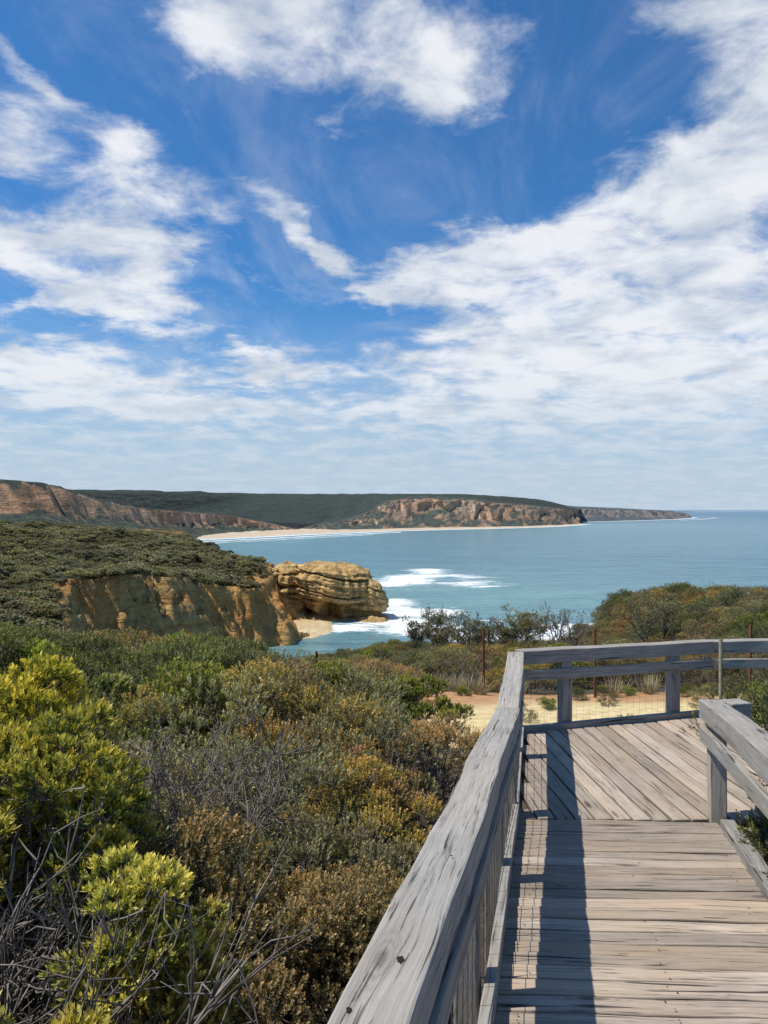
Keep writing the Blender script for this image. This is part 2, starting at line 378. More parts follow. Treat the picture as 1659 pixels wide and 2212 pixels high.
def nail(x,y,z):
    b0=len(V)
    for k in range(6):
        V.append((x+.0045*math.cos(k*math.pi/3),y+.0045*math.sin(k*math.pi/3),z+.0022))
    Fa.append(tuple(range(b0,b0+6)))
yy=5.2
while yy>0:
    for fx_ in (.07,.52,.93):
        for j in (0,1):
            if random.random()<.35: continue
            x=lx(yy)+(rx(yy)-lx(yy))*fx_+random.uniform(-.03,.03); q=yy-.055*(x-lx(yy))+j*.05+random.uniform(-.01,.01)
            nail(x,q,rz(q)+.003)
    yy-=.117
mesh_obj('nails',V,Fa,M_rust,parent=bw)

# rails
def rail_run(tb,pts,hts,w=.15,h=.13,mid=True,inner=1):
    for i in range(len(pts)-1):
        a=Vector((*pts[i],hts[i]-h/2)); b_=Vector((*pts[i+1],hts[i+1]-h/2))
        tb.beam(a,b_,w,h,wob=.004)
        if mid:
            d=(b_-a).normalized(); s_=d.cross(Vector((0,0,1)))*inner
            tb.beam(a+s_*.065-Vector((0,0,.17))+d*.02,b_+s_*.065-Vector((0,0,.17))-d*.02,.04,.10,wob=.003)
RT=.763
lr=empty('timber_handrail')
def cl(y): # left rail centreline
    return 1.27+.198*(y-7.40) if y>5.33 else .86+.2345*(y-5.33)
tb=TB()
rail_run(tb,[(cl(-1.2),-1.2),(cl(5.33),5.33)],[RT+rz(-1.2),RT],w=.165)
rail_run(tb,[(cl(5.335),5.335),(1.275,7.42)],[RT-.002,RT-.002],w=.155)
for yy in (-.6,1.55,3.0,4.2,5.36,6.62,7.36):
    x=cl(yy)+.01; zt=RT+rz(yy)-.128
    tb.beam((x,yy,-1.2),(x,yy,zt),.10,.10,up=(.2,1,0),wob=.002)
tb.make('left_rail_timbers',M_rail,lr,.009)
tb=TB()
fr=[(1.30,7.47),(3.42,8.07),(4.9,8.20)]
rail_run(tb,fr,[RT+.001,RT+.001,RT],w=.14)
for (x,y) in ((1.785,7.60),(2.98,7.945),(4.2,8.14)):
    tb.beam((x,y,-1.3),(x,y,RT-.128),.115,.10,up=(.28,-1,0),wob=.002)
tb.make('far_rail_timbers',M_rail,lr,.007)
tb=TB()
def rc(y): return 2.29+.225*(y-5.35)
rail_run(tb,[(rc(-1.2),-1.2),(rc(5.42),5.42)],[RT+.03+rz(-1.2),RT+.03],inner=-1,w=.16)
for yy in (5.32,3.4,1.2): tb.beam((rc(yy)+.02,yy,-1.2),(rc(yy)+.02,yy,RT+.03+rz(yy)-.128),.11,.11,up=(.2,1,0),wob=.002)
tb.beam((rc(5.36)+.09,5.37,RT-.035),(rc(5.36)+.24,5.40,RT-.035),.14,.13)
tb.make('right_rail_timbers',M_rail,lr,.007)
V=[];Fa=[]
def disc(x,y,z,rx_,ry_,n=12):
    b0=len(V); 
    for k in range(n):
        a=k*2*math.pi/n; r=1+random.uniform(-.35,.35); V.append((x+rx_*r*math.cos(a),y+ry_*r*math.sin(a),z))
    Fa.append(tuple(range(b0,b0+n)))
for (x_,y_,rr) in ((.03,1.78,.009),(-.03,1.57,.006),(.05,2.45,.004)):
    disc(cl(y_)+x_-.02,y_,RT+rz(y_)+.0058,rr,rr*1.7)
mesh_obj('knot_holes',V,Fa,M_knot,parent=lr)
def wires(segs,name,r=.0016,parent=None,mat=M_wire):
    V=[];Fa=[]
    for a,b_ in segs:
        a=Vector(a);b_=Vector(b_);d=(b_-a).normalized();s1=d.cross(Vector((.31,.2,.93))).normalized();s2=d.cross(s1)
        b0=len(V)
        for p in (a,b_):
            for k in range(3):
                an=k*2.094; V.append(p+(s1*math.cos(an)+s2*math.sin(an))*r)
        for k in range(3): Fa.append((b0+k,b0+(k+1)%3,b0+3+(k+1)%3,b0+3+k))
    return mesh_obj(name,[tuple(v) for v in V],Fa,mat,parent=parent)
sg=[]
def meshpanel(p0,p1,z00,z01,z10,z11,sx,sz):
    L=math.hypot(p1[0]-p0[0],p1[1]-p0[1]); n=int(L/sx)
    P3=lambda f,g:(p0[0]+(p1[0]-p0[0])*f,p0[1]+(p1[1]-p0[1])*f,(z00+(z01-z00)*f)*(1-g)+(z10+(z11-z10)*f)*g)
    for i in range(n+1): sg.append((P3(i/n,0),P3(i/n,1)))
    m_=int(abs(z10-z00)/sz)
    for j in range(m_+1): sg.append((P3(0,j/m_),P3(1,j/m_)))
meshpanel((cl(0)+.055,0),(cl(5.33)+.055,5.33),rz(0)+.02,.02,RT+rz(0)-.13,RT-.13,.13,.09)
meshpanel((cl(5.34)+.055,5.34),(cl(7.36)+.055,7.36),.02,.02,RT-.13,RT-.13,.13,.09)
wires(sg,'wire_mesh',.0019,lr)
sg=[]
meshpanel((1.36,7.47),(3.42,8.05),.02,.02,RT-.2,RT-.2,.07,.07)
wires(sg,'far_wire_mesh',.0008,lr)

# ---------- near terrain
def G(x,y):
    x=np.asarray(x,float);y=np.asarray(y,float)
    R=sstep(-6,-1.5,x)*(1-.50*sstep(9.5,15,x))
    left=1-sstep(-6,-1.5,x)
    g=-.6-.012*np.maximum(0,y-8)-R*.155*np.maximum(0,y-11+2.6*(1-sstep(-1,.8,x)))-left*(.035*np.maximum(0,y-6)+.17*np.maximum(0,y-12))
    g=g-sstep(46,66,y+3*fbm(x*.1,y*.1))*22
    g=g+.12*fbm(x*.35,y*.35,o=3)
    return g
xs=np.concatenate([np.arange(-140,-20,3),np.arange(-20,22,.35),np.arange(22,140,3)])
ys=np.concatenate([np.arange(-40,-4,3),np.arange(-4,40,.35),np.arange(40,80,1.0)])
GX,GY=np.meshgrid(xs,ys); GZ=G(GX,GY)
sand=sstep(8.0,8.6,GY)*(1-sstep(12.4,14.0,GY))*sstep(.2,.8,GX)*(1-sstep(5.0,6.4,GX))
ochre=sstep(11.0,12.2,GY+.5*fbm(GX,GY)+.9*sstep(2.2,.8,GX))
mesh_obj('ground',np.stack([GX.ravel(),GY.ravel(),GZ.ravel()],1),grid_faces(len(ys),len(xs)),M_gnd,True,{'sand':('FLOAT',sand.ravel()),'ochre':('FLOAT',ochre.ravel())})

# ---------- headland
coast=np.array([(-300,30),(-24,44),(-30,66),(-40,88),(-46,106),(-47,114),(-44,121),(-37.5,129),(-33,137),(-26,146),(-23.5,155),(-27,163),(-29,172),(-29.5,182),(-33,194),(-45,214),(-62,245),(-80,300),(-300,330)])
def sdist(x,y,poly):
    dmin=np.full(x.shape,1e9); inside=np.zeros(x.shape,bool); n=len(poly)
    for i in range(n):
        a=poly[i];b_=poly[(i+1)%n]; ex,ey=b_-a; wx=x-a[0];wy=y-a[1]
        tt=np.clip((wx*ex+wy*ey)/(ex*ex+ey*ey),0,1)
        dmin=np.minimum(dmin,np.hypot(wx-ex*tt,wy-ey*tt))
        cnd=((a[1]>y)!=(b_[1]>y)); xi=(b_[0]-a[0])*(y-a[1])/(b_[1]-a[1]+1e-9)+a[0]
        inside^=cnd&(x<xi)
    return np.where(inside,dmin,-dmin)
ctrl=np.array([pt(120,1232,115),pt(200,1232,121),pt(350,1230,132),pt(430,1246,139),pt(540,1250,149),pt(600,1290,160),pt(500,1212,178),pt(550,1206,180),pt(570,1212,184),
 pt(0,1130,235),pt(150,1148,235),pt(350,1166,230),pt(420,1184,212),pt(480,1208,200),pt(-200,1118,235),pt(0,1172,170),pt(200,1188,168),pt(350,1195,165),pt(450,1225,165),pt(0,1228,118),pt(0,1275,95),pt(60,1310,84),pt(110,1320,98),pt(0,1335,70),pt(200,1360,75),pt(-150,1180,120),pt(-400,1150,150),
 pt(0,1128,290),pt(-300,1115,290)])
def topz(x,y):
    num=0;den=0
    for c_ in ctrl:
        d2=(x-c_[0])**2+(y-c_[1])**2; w_=1/(d2+30)**1.6; num=num+w_*c_[2]; den=den+w_
    return num/den-1.0
xs=np.concatenate([np.arange(-280,-110,4),np.arange(-110,-10,.45)]); ys=np.concatenate([np.arange(44,90,1.0),np.arange(90,200,.45),np.arange(200,330,2.0)])
hx,hy=np.meshgrid(xs,ys)
def headz(hx,hy):
    dd=sdist(hx,hy,coast)+2.6*fbm(hx*.11,hy*.11,o=5,seed=3)+4.2*(1-2*np.abs(fbm(hx*.14,hy*.14,o=4,seed=9)))-1.2
    T=topz(hx,hy)+1.5*fbm(hx*.07,hy*.07,o=4,seed=5)
    s_=np.clip(-dd/9.0,0,1)
    z=T+(SEA-2.5-T)*s_**.9
    st=2.2+.3*fbm(hx*.05,hy*.05,seed=6); k=(z+.5*fbm(hx*.1,hy*.1,seed=12))/st; fr=k-np.floor(k)
    zt=(np.floor(k)+sstep(.3,1.0,fr))*st
    z=np.where(s_>0,z*.25+zt*.75+.8*fbm(hx*.5,hy*.5,o=4,seed=33)*np.minimum(1,s_*6),z)
    return z,dd
hz,hd=headz(hx,hy)
mesh_obj('headland_cliff',np.stack([hx.ravel(),hy.ravel(),hz.ravel()],1),grid_faces(len(ys),len(xs)),M_head,True)

# rock formation
def loft(cx,cy,rx_,ry_,zb,ht,prof,seed,tilt=(0,0),nt=200,nz=130,amp=.16,cave=None):
    th=np.linspace(0,2*np.pi,nt,endpoint=False); tz=np.linspace(0,1,nz)
    TH,TZ=np.meshgrid(th,tz)
    c_,s_=np.cos(TH),np.sin(TH)
    pr=np.interp(TZ+.04*fbm(c_*2,s_*2,0,2,seed+3),[p[0] for p in prof],[p[1] for p in prof])
    pr=np.where(TZ>.985,np.minimum(pr,(1-TZ)/.015*.4),pr)
    z=zb+TZ*ht
    n=fbm(c_*1.3+seed,s_*1.3,TZ*1.2,4,seed)
    zd=z+.12*c_*rx_+.5*fbm(c_*2,s_*2,0,2,seed)
    q=np.abs(vn(zd*.75+seed,0*z+c_*.4,s_*.4,seed+5)); led=-.22*np.exp(-(q/.16)**2)+vn(zd*2.6,c_*1.5,s_*1.5,seed+8)*.06
    rr=pr*(1+amp*1.9*n+led*np.clip(pr*2,0,1)+.16*(.4-np.abs(fbm(c_*4,s_*4,TZ*1.5,3,seed+4)))+.08*fbm(c_*9,s_*9,TZ*8,3,seed+2))
    if cave:
        ta,tw,z0,z1=cave; da=np.abs((TH-ta+np.pi)%(2*np.pi)-np.pi)/tw
        arch=z1-(z1-z0)*.5*np.clip(da,0,1)**2
        m_=(1-sstep(.85,1.05,da))*sstep(z0-.02,z0,TZ)*(1-sstep(arch-.012,arch+.012,TZ))
        rr=rr*(1-.80*m_)
    x=cx+rx_*rr*c_; y=cy+ry_*rr*s_
    z=z+TZ*(tilt[0]*rr*c_+tilt[1]*rr*s_)+.5*fbm(x*.6,y*.6,TZ*4,3,seed)*TZ
    V=np.stack([x.ravel(),y.ravel(),z.ravel()],1)
    i=np.arange(nz-1)[:,None]*nt; j=np.arange(nt)[None,:]; j2=(j+1)%nt
    Fq=np.stack([(i+j).ravel(),(i+j2).ravel(),(i+nt+j2).ravel(),(i+nt+j).ravel()],1)
    return V,Fq
pm=[(0,.98),(.09,.94),(.14,.72),(.30,.74),(.36,.97),(.45,1.07),(.6,1.04),(.75,1.0),(.87,.90),(.95,.66),(1,0)]
pn=[(0,1.0),(.14,.98),(.2,.72),(.28,.75),(.34,.98),(.5,1.05),(.7,.97),(.87,.82),(.95,.6),(1,0)]
pl=[(0,1.0),(.1,.95),(.3,.9),(.5,1.0),(.7,.95),(.85,.85),(.94,.6),(1,0)]
ps=[(0,1.1),(.5,1.0),(.8,.7),(1,0)]
L_=[loft(px(722,179),179,8.8,8.5,SEA-1,13.8,pm,3,(-.9,.3),nt=360,nz=170,cave=(math.radians(-98),.50,.13,.40)),
    loft(px(792,178),178,4.4,5.0,SEA-1,10.4,pn,8,(-1.2,0)),
    loft(px(690,191),191,9.5,4.5,SEA-1,12.0,pl,44,(-.5,0)),
    loft(px(622,182),182,5.2,8,SEA-1,13.8,pl,12,(.2,.2)),
    loft(px(572,178),178,6.0,7,SEA-1,13.0,pl,15,(.1,.2)),
    loft(px(805,172),172,3.8,3.2,SEA-.8,2.0,ps,21),loft(px(640,174),175,2.4,2.0,SEA-.5,2.0,ps,27)]
o_=0;Vs=[];Fs=[]
for V_,F_ in L_: Vs.append(V_);Fs.append(F_+o_);o_+=len(V_)
mesh_obj('rock_formation',np.concatenate(Vs),np.concatenate(Fs),M_rock,True)
xs=np.linspace(-36,-3,70); ys=np.linspace(145,185,60); bx,by=np.meshgrid(xs,ys)
bz=SEA+.9-((bx+19)/9)**2*.9-((by-164)/13)**2*1.0+.25*fbm(bx*.5,by*.5)
m2=rockmat('pale_rock_shelf',2.5,veg=False,bumpd=.2,dark=.3,of=.2,cols=[(.3,(.42,.31,.17)),(.5,(.60,.47,.28)),(.7,(.68,.56,.36))])
mesh_obj('rock_shelf',np.stack([bx.ravel(),by.ravel(),bz.ravel()],1),grid_faces(60,70),m2,True)

# ---------- far coast strips
def catm(arr,n):
    arr=np.asarray(arr,float); s_=np.linspace(0,len(arr)-1,n); return np.stack([np.interp(s_,np.arange(len(arr)),arr[:,k]) for k in range(arr.shape[1])],1)
def strip(name,crest,foot,mat,back,prof,amp,seed,n=420,freq=.02):
    C=catm(crest,n);Fo=catm(foot,n)
    ss=np.concatenate([np.linspace(0,1,46),1+np.linspace(.03,1,20)])
    arc=np.concatenate([[0],np.cumsum(np.hypot(*np.diff(C[:,:2],axis=0).T))])
    rows=[]
    for s_ in ss:
        if s_<=1:
            h=np.interp(s_,[p[0] for p in prof],[p[1] for p in prof])
            xy=Fo[:,:2]+(C[:,:2]-Fo[:,:2])*s_
            z=SEA-1.5+(C[:,2]-SEA+1.5)*h
            k=math.sin(min(1,s_)*math.pi)
            g=(1-2*np.abs(fbm(arc*freq,s_*1.3+0*arc,o=4,seed=seed)))*amp*k
            dirn=C[:,:2]-Fo[:,:2]; dirn=dirn/np.linalg.norm(dirn,axis=1)[:,None]
            xy=xy+dirn*g[:,None]
            z=z+fbm(xy[:,0]*.05,xy[:,1]*.05,o=3,seed=seed+1)*amp*.12*k
        else:
            dirn=C[:,:2]-Fo[:,:2]; dirn=dirn/np.linalg.norm(dirn,axis=1)[:,None]
            f=s_-1; xy=C[:,:2]+dirn*back*f; z=C[:,2]-f*4+fbm(xy[:,0]*.03,xy[:,1]*.03,o=4,seed=seed+2)*1.6
        rows.append(np.stack([xy[:,0],xy[:,1],z],1))
    V=np.concatenate(rows)
    return mesh_obj(name,V,grid_faces(len(ss),n),mat,True)
pA=[(0,0),(.12,.06),(.55,.40),(.66,.55),(.80,.97),(1,1)]
cA=[pt(-260,1030,400),pt(-100,1032,430),pt(0,1035,450),pt(60,1042,480),pt(110,1056,520),pt(180,1076,570),pt(300,1096,660),pt(400,1105,750),pt(470,1109,800),pt(530,1120,835),pt(600,1133,865),pt(650,1143,890),pt(700,1148,915)]
def off(p,dx,dy): return (p[0]+dx,p[1]+dy)
fo=[(110,-90),(110,-90),(105,-85),(100,-80),(95,-75),(90,-70),(60,-62),(36,-50),(30,-40),(25,-35),(22,-30),(15,-25),(10,-15)]
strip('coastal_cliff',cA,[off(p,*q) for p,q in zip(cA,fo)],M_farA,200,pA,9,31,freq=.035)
pC=[(0,0),(.06,.08),(.30,.30),(.42,.50),(.60,.80),(.78,.94),(1,1)]
cC=[pt(640,1143,900),pt(700,1128,935),pt(760,1119,960),pt(800,1104,990),pt(830,1083,1015),pt(870,1074,1045),pt(920,1071,1065),pt(990,1074,1090),pt(1060,1082,1130),pt(1130,1089,1175),pt(1200,1097,1260),pt(1252,1105,1350)]
fC=[(px(u,y_),y_) for u,y_ in ((640,850),(700,880),(760,905),(800,928),(830,945),(870,968),(920,990),(990,1022),(1060,1056),(1130,1098),(1205,1190),(1266,1330))]
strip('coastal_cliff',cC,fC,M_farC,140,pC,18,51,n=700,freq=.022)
cD=[pt(1200,1092,1640),pt(1258,1094,1700),pt(1330,1097,1820),pt(1400,1101,1950),pt(1450,1103,2120),pt(1485,1109,2350),pt(1492,1115,2450)]
fD=[(px(u,y_),y_) for u,y_ in ((1210,1540),(1262,1590),(1335,1700),(1405,1850),(1455,2010),(1490,2290),(1499,2400))]
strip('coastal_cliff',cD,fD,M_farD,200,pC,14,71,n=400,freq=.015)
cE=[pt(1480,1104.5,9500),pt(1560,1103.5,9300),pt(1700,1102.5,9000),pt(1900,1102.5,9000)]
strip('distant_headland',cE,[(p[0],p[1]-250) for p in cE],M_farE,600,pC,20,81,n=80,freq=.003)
# plateau: starts behind the cliff crests
cr=np.array([(-1500,250,15)]+[p for p in cA[:10]]+[(-60,900,-14)]+[p for p in cC[1:]]+[(px(1262,1500),1500,6),(px(1262,1700),1700,8),(px(1330,1900),1900,6)])
o_=np.argsort(cr[:,0]); cr=cr[o_]
xs=np.linspace(-1500,560,380); f01=np.linspace(0,1,150)**1.3
yc=np.interp(xs,cr[:,0],cr[:,1])+30; zc=np.interp(xs,cr[:,0],cr[:,2])-3
qx=xs[None,:]+0*f01[:,None]; qy=yc[None,:]+(2100-yc[None,:])*f01[:,None]
zt=np.interp(qx,[-1500,-700,-400,0,60,150,220,300,350,400,480,560],[28,30,30,31,30,29,27,24,20,17,11,4])
rise=sstep(0,np.maximum(250,1420-yc)[None,:],qy-yc[None,:])
qz=zc[None,:]+(zt-zc[None,:])*rise**.9+1.8*fbm(qx*.05,qy*.05,o=4,seed=4)*np.minimum(1,f01*12)[:,None]+5*fbm(qx*.008,qy*.008,o=3,seed=2)*rise*(1-rise)*4
qz=np.where(qz>zt+2,zt+2,qz)
mesh_obj('bushland_plateau',np.stack([qx.ravel(),qy.ravel(),qz.ravel()],1),grid_faces(len(f01),len(xs)),M_plat,True)
# beach
wl=[(-195,540),(px(340,600),600),(px(375,620),620),(px(500,672),672),(px(640,756),756),(px(760,831),831),(px(850,905),905),(px(1000,985),985),(px(1130,1065),1065),(px(1205,1150),1150),(px(1268,1310),1310)]
W=catm(wl,300); inl=np.stack([-.35+0*W[:,0],.94+0*W[:,0]],1)
rows=[]
for s_ in np.linspace(0,1,12):
    xy=W+inl*(s_*np.interp(np.arange(300),[0,150,200,299],[130,115,65,30]))[:,None]
    xy[:,1]+=6*fbm(W[:,0]*.02,W[:,1]*.02,o=3)*(1-s_)
    rows.append(np.stack([xy[:,0],xy[:,1],SEA-.3+s_*3.4+0*xy[:,0]],1))
mesh_obj('beach',np.concatenate(rows),grid_faces(12,300),M_beach,True)

# ---------- sea
ys=[40.0]
while ys[-1]<2600: ys.append(ys[-1]*1.0085)
ys=np.array(ys+[3000,4000,6000,10000,20000,45000]); us=np.concatenate([np.linspace(-2.5,-.6,20),np.linspace(-.58,.62,420),np.linspace(.65,2.5,20)])
SX=ys[:,None]*us[None,:]; SY=ys[:,None]+0*us[None,:]
foam=np.zeros_like(SX)
def blob(x,y,a,b_,ro,wt):
    global foam
    c_,s_=math.cos(ro),math.sin(ro); dx_=SX-x;dy_=SY-y; A=(dx_*c_+dy_*s_)/a; B_=(-dx_*s_+dy_*c_)/b_
    foam=np.maximum(foam,wt*np.exp(-(A*A+B_*B_)))
blob(8,275,13,30,-.15,.9); blob(18,292,20,17,.2,.85); blob(28,262,18,16,0,.68); blob(30,285,18,11,0,.68); blob(18,314,11,15,0,.8); blob(2,258,10,20,0,.8)
blob(33,243,7,2.4,.2,1.1); blob(3,205,8,18,0,.82);blob(8,188,13,10,0,1.0); blob(3,172,12,8,.1,1.1); blob(-8,163,10,6,.1,.95); blob(8,162,12,9,.4,1.0); blob(-15,160,7,5,.1,.8)
blob(44,158,13,12,.2,1.2); blob(36,150,10,8,.2,1.0); blob(54,165,13,7,.3,1.0); blob(20,152,14,8,0,.85); blob(60,172,12,6,0,.65); blob(70,200,12,4,0,.35); blob(50,135,25,10,.1,.9); blob(26,172,12,5,.1,.5)
def pdist(x,y,pl):
    dm=np.full(x.shape,1e9)
    for i in range(len(pl)-1):
        a=pl[i];b_=pl[i+1];ex=b_[0]-a[0];ey=b_[1]-a[1];wx=x-a[0];wy=y-a[1];tt=np.clip((wx*ex+wy*ey)/(ex*ex+ey*ey),0,1)
        dm=np.minimum(dm,np.hypot(wx-ex*tt,wy-ey*tt))
    return dm
bd=pdist(SX,SY,wl); 
surf=np.exp(-(bd/8)**2)*.9+np.exp(-((bd-30)/10)**2)*.72*(SX<20)+np.exp(-((bd-54)/8)**2)*.58*(SX<-10)
foam=np.maximum(foam,surf)
wl2=[(px(u,y_),y_) for u,y_ in ((1262,1585),(1335,1690),(1405,1840),(1455,2000),(1490,2280),(1500,2400),(1500,2480))]
bd2=pdist(SX,SY,wl2); foam=np.maximum(foam,.85*np.exp(-(bd2/16)**2)+.6*np.exp(-((bd2-60)/14)**2)*(SX>700))
hd2=-sdist(SX,SY,coast); foam=np.maximum(foam,.6*np.exp(-((hd2-5)/3.5)**2)*(SY>60)*(SY<230))
shal=np.clip(np.exp(-bd/130)*.85+.65*np.exp(-(((SX-25)/80)**2+((SY-230)/90)**2))+.6*np.exp(-np.maximum(hd2,0)/25),0,1)
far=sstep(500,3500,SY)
zz=SEA+.35*np.exp(-((SY-243-.1*(SX-33)+0*SX)/3.0)**2)*np.exp(-((SX-36)/16)**2)*2.2
zz=zz+.5*np.exp(-((SY-215+.25*(SX-60))/3.5)**2)*np.exp(-((SX-70)/26)**2)*1.8+.25*np.sin(SY*.16+.03*SX+2*fbm(SX*.01,SY*.01))*(1-sstep(350,700,SY))
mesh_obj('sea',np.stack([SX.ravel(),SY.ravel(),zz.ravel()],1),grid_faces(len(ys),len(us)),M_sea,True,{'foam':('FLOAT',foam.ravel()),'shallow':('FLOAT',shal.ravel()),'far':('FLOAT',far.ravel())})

# ---------- vegetation
def norm(a): return a/np.maximum(1e-9,np.linalg.norm(a,axis=-1,keepdims=True))
def leaves(C,D,n,L,W,sl,spread,T):
    N=len(C); k=np.tile(np.arange(n)/n,(N,1)); r=rng.normal(size=(N,n,3))
    d=D[:,None,:]; rad=norm(r-(r*d).sum(-1,keepdims=True)*d)
    base=C[:,None,:]+d*(k*sl)[...,None]
    sp=spread*(1.15-.6*k)*rng.uniform(.7,1.3,(N,n))
    ld=norm(d*np.ones_like(rad)+rad*sp[...,None]+rng.normal(size=(N,n,3))*.12)
    side=norm(np.cross(ld,rad)); up=np.cross(side,ld)
    l=L*rng.uniform(.7,1.2,(N,n,1)); w_=W*rng.uniform(.75,1.2,(N,n,1))
    mid=base+ld*l*.55+up*l*.06
    V=np.stack([base,mid-side*w_/2,base+ld*l,mid+side*w_/2],2).reshape(-1,3)
    Fq=np.arange(N*n*4).reshape(-1,4)
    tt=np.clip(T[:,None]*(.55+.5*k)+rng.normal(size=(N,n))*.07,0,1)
    return V,Fq,np.repeat(tt.ravel(),4)
def tube(paths,V,Fl,sides=4):
    for P_,R_ in paths:
        b0=len(V); k=len(P_)
        for i in range(k):
            d=P_[min(i+1,k-1)]-P_[max(i-1,0)]; d=d/max(1e-9,np.linalg.norm(d)); a=np.cross(d,[.3,.5,.8]); a/=max(1e-9,np.linalg.norm(a)); c_=np.cross(d,a)
            for s_ in range(sides):
                an=s_*2*math.pi/sides; V.append(P_[i]+(a*math.cos(an)+c_*math.sin(an))*R_[i])
        for i in range(k-1):
            for s_ in range(sides):
                Fl.append((b0+i*sides+s_,b0+i*sides+(s_+1)%sides,b0+(i+1)*sides+(s_+1)%sides,b0+(i+1)*sides+s_))
def wig(a,b_,k,amp):
    tt=np.linspace(0,1,k)[:,None]; P_=a+(b_-a)*tt; P_[1:-1]+=rng.normal(size=(k-2,3))*amp; return P_
def bush_mesh(name,leafm,nc=26,spc=42,nl=13,L=.045,W=.012,sl=.05,spread=.8,R=.62,Ht=1.0,tipbias=1.0,cr=(.13,.24),twigs=True,dolink=False,zb=-.25,sr=.014):
    a=rng.uniform(0,2*np.pi,nc); rr=R*np.sqrt(rng.uniform(0,1,nc)); 
    zt=(Ht-.12)*(1-.45*(rr/R)**2)*rng.uniform(.68,1.0,nc)-.05
    cc=np.stack([rr*np.cos(a),rr*np.sin(a),zt],1)
    low=rng.uniform(0,1,nc)<.25; cc[low,2]*=rng.uniform(.35,.75,low.sum())
    rad=rng.uniform(cr[0],cr[1],nc)
    Cs=[];Ds=[];Ts=[]
    for i in range(nc):
        d=rng.normal(size=(spc,3)); d[:,2]=np.abs(d[:,2])*1.0-.25; d=norm(d)
        rf=rng.uniform(.45,1.0,spc)**.6
        p=cc[i]+d*(rad[i]*rf)[:,None]*np.array([1,1,.85])
        dr=norm(d*.7+np.array([0,0,.75])+norm(cc[i]*np.array([1,1,.2]))*.25+rng.normal(size=(spc,3))*.2)
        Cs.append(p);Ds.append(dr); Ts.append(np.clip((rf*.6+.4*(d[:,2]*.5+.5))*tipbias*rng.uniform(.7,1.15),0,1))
    C=np.concatenate(Cs);D=np.concatenate(Ds);T=np.concatenate(Ts)
    V,Fq,tt=leaves(C,D,nl,L,W,sl,spread,T)
    TV=[];TF=[]
    if twigs:
        paths=[]
        for i in range(nc):
            b0=np.array([rng.normal()*.06,rng.normal()*.06,zb]); paths.append((wig(b0,cc[i],5,.035),np.linspace(sr,.003,5)))
            for q in range(0,spc,4):
                paths.append((wig(cc[i]-np.array([0,0,.04]),Cs[i][q],3,.01),[.003,.0022,.0014]))
        tube(paths,TV,TF,3)
    nV=len(V); TF=np.array(TF).reshape(-1,4)+nV if len(TF) else np.zeros((0,4),int)
    VV=np.concatenate([V,np.array(TV).reshape(-1,3)]); FF=np.concatenate([Fq,TF])
    t_all=np.concatenate([tt,np.zeros(len(TV))])
    o=mesh_obj(name,VV,FF,[leafm,M_twig],attrs={'t':('FLOAT',t_all)},dolink=dolink)
    mi=np.zeros(len(FF),dtype=np.int32); mi[len(Fq):]=1; o.data.polygons.foreach_set('material_index',mi)
    return o
def twig_mesh(name,n=60,R=.6,Ht=.9,dolink=False,r0=.009,sub=6):
    paths=[]
    for i in range(n//5):
        a=rng.uniform(0,6.28); tip=np.array([math.cos(a)*R*rng.uniform(.3,1),math.sin(a)*R*rng.uniform(.3,1),Ht*rng.uniform(.5,.95)])
        P_=wig(np.array([0,0,-.2]),tip,6,.05); paths.append((P_,np.linspace(r0,.003,6)))
        for j in range(sub):
            k=rng.integers(2,6); d=norm(tip+rng.normal(size=3)*.5); e=P_[k]+d*rng.uniform(.15,.35)
            Q=wig(P_[k],e,4,.02); paths.append((Q,np.linspace(.004,.0015,4)))
            for h_ in range(3):
                e2=Q[2]+norm(d+rng.normal(size=3)*.6)*rng.uniform(.08,.18); paths.append((wig(Q[rng.integers(1,4)],e2,3,.01),[.0025,.0018,.001]))
    V=[];Fl=[];tube(paths,V,Fl,3)
    return mesh_obj(name,np.array(V),np.array(Fl),M_twig,dolink=dolink)
protos=bpy.data.collections.new('shrub_library')
def addp(o): protos.objects.link(o)
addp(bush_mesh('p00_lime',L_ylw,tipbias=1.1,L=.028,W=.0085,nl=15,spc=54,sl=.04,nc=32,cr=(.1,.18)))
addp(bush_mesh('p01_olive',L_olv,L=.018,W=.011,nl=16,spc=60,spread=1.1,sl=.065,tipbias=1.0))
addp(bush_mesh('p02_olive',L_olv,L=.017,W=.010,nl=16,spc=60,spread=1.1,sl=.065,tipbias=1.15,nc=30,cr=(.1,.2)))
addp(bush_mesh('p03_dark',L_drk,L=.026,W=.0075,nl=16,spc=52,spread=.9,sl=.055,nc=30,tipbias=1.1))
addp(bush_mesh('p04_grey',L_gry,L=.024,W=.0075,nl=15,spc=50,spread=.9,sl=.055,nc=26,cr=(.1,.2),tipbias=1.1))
addp(twig_mesh('p05_twigs'))
fk=dict(nc=18,spc=34,nl=5,L=.10,W=.05,sl=.06,spread=1.1,R=.75,Ht=.85,twigs=False,cr=(.14,.26))
addp(bush_mesh('p06_fardark',L_far,tipbias=.8,**fk))
addp(bush_mesh('p07_fargrey',L_far,tipbias=1.15,**fk))
addp(bush_mesh('p08_farolive',L_gry,tipbias=1.05,**fk))
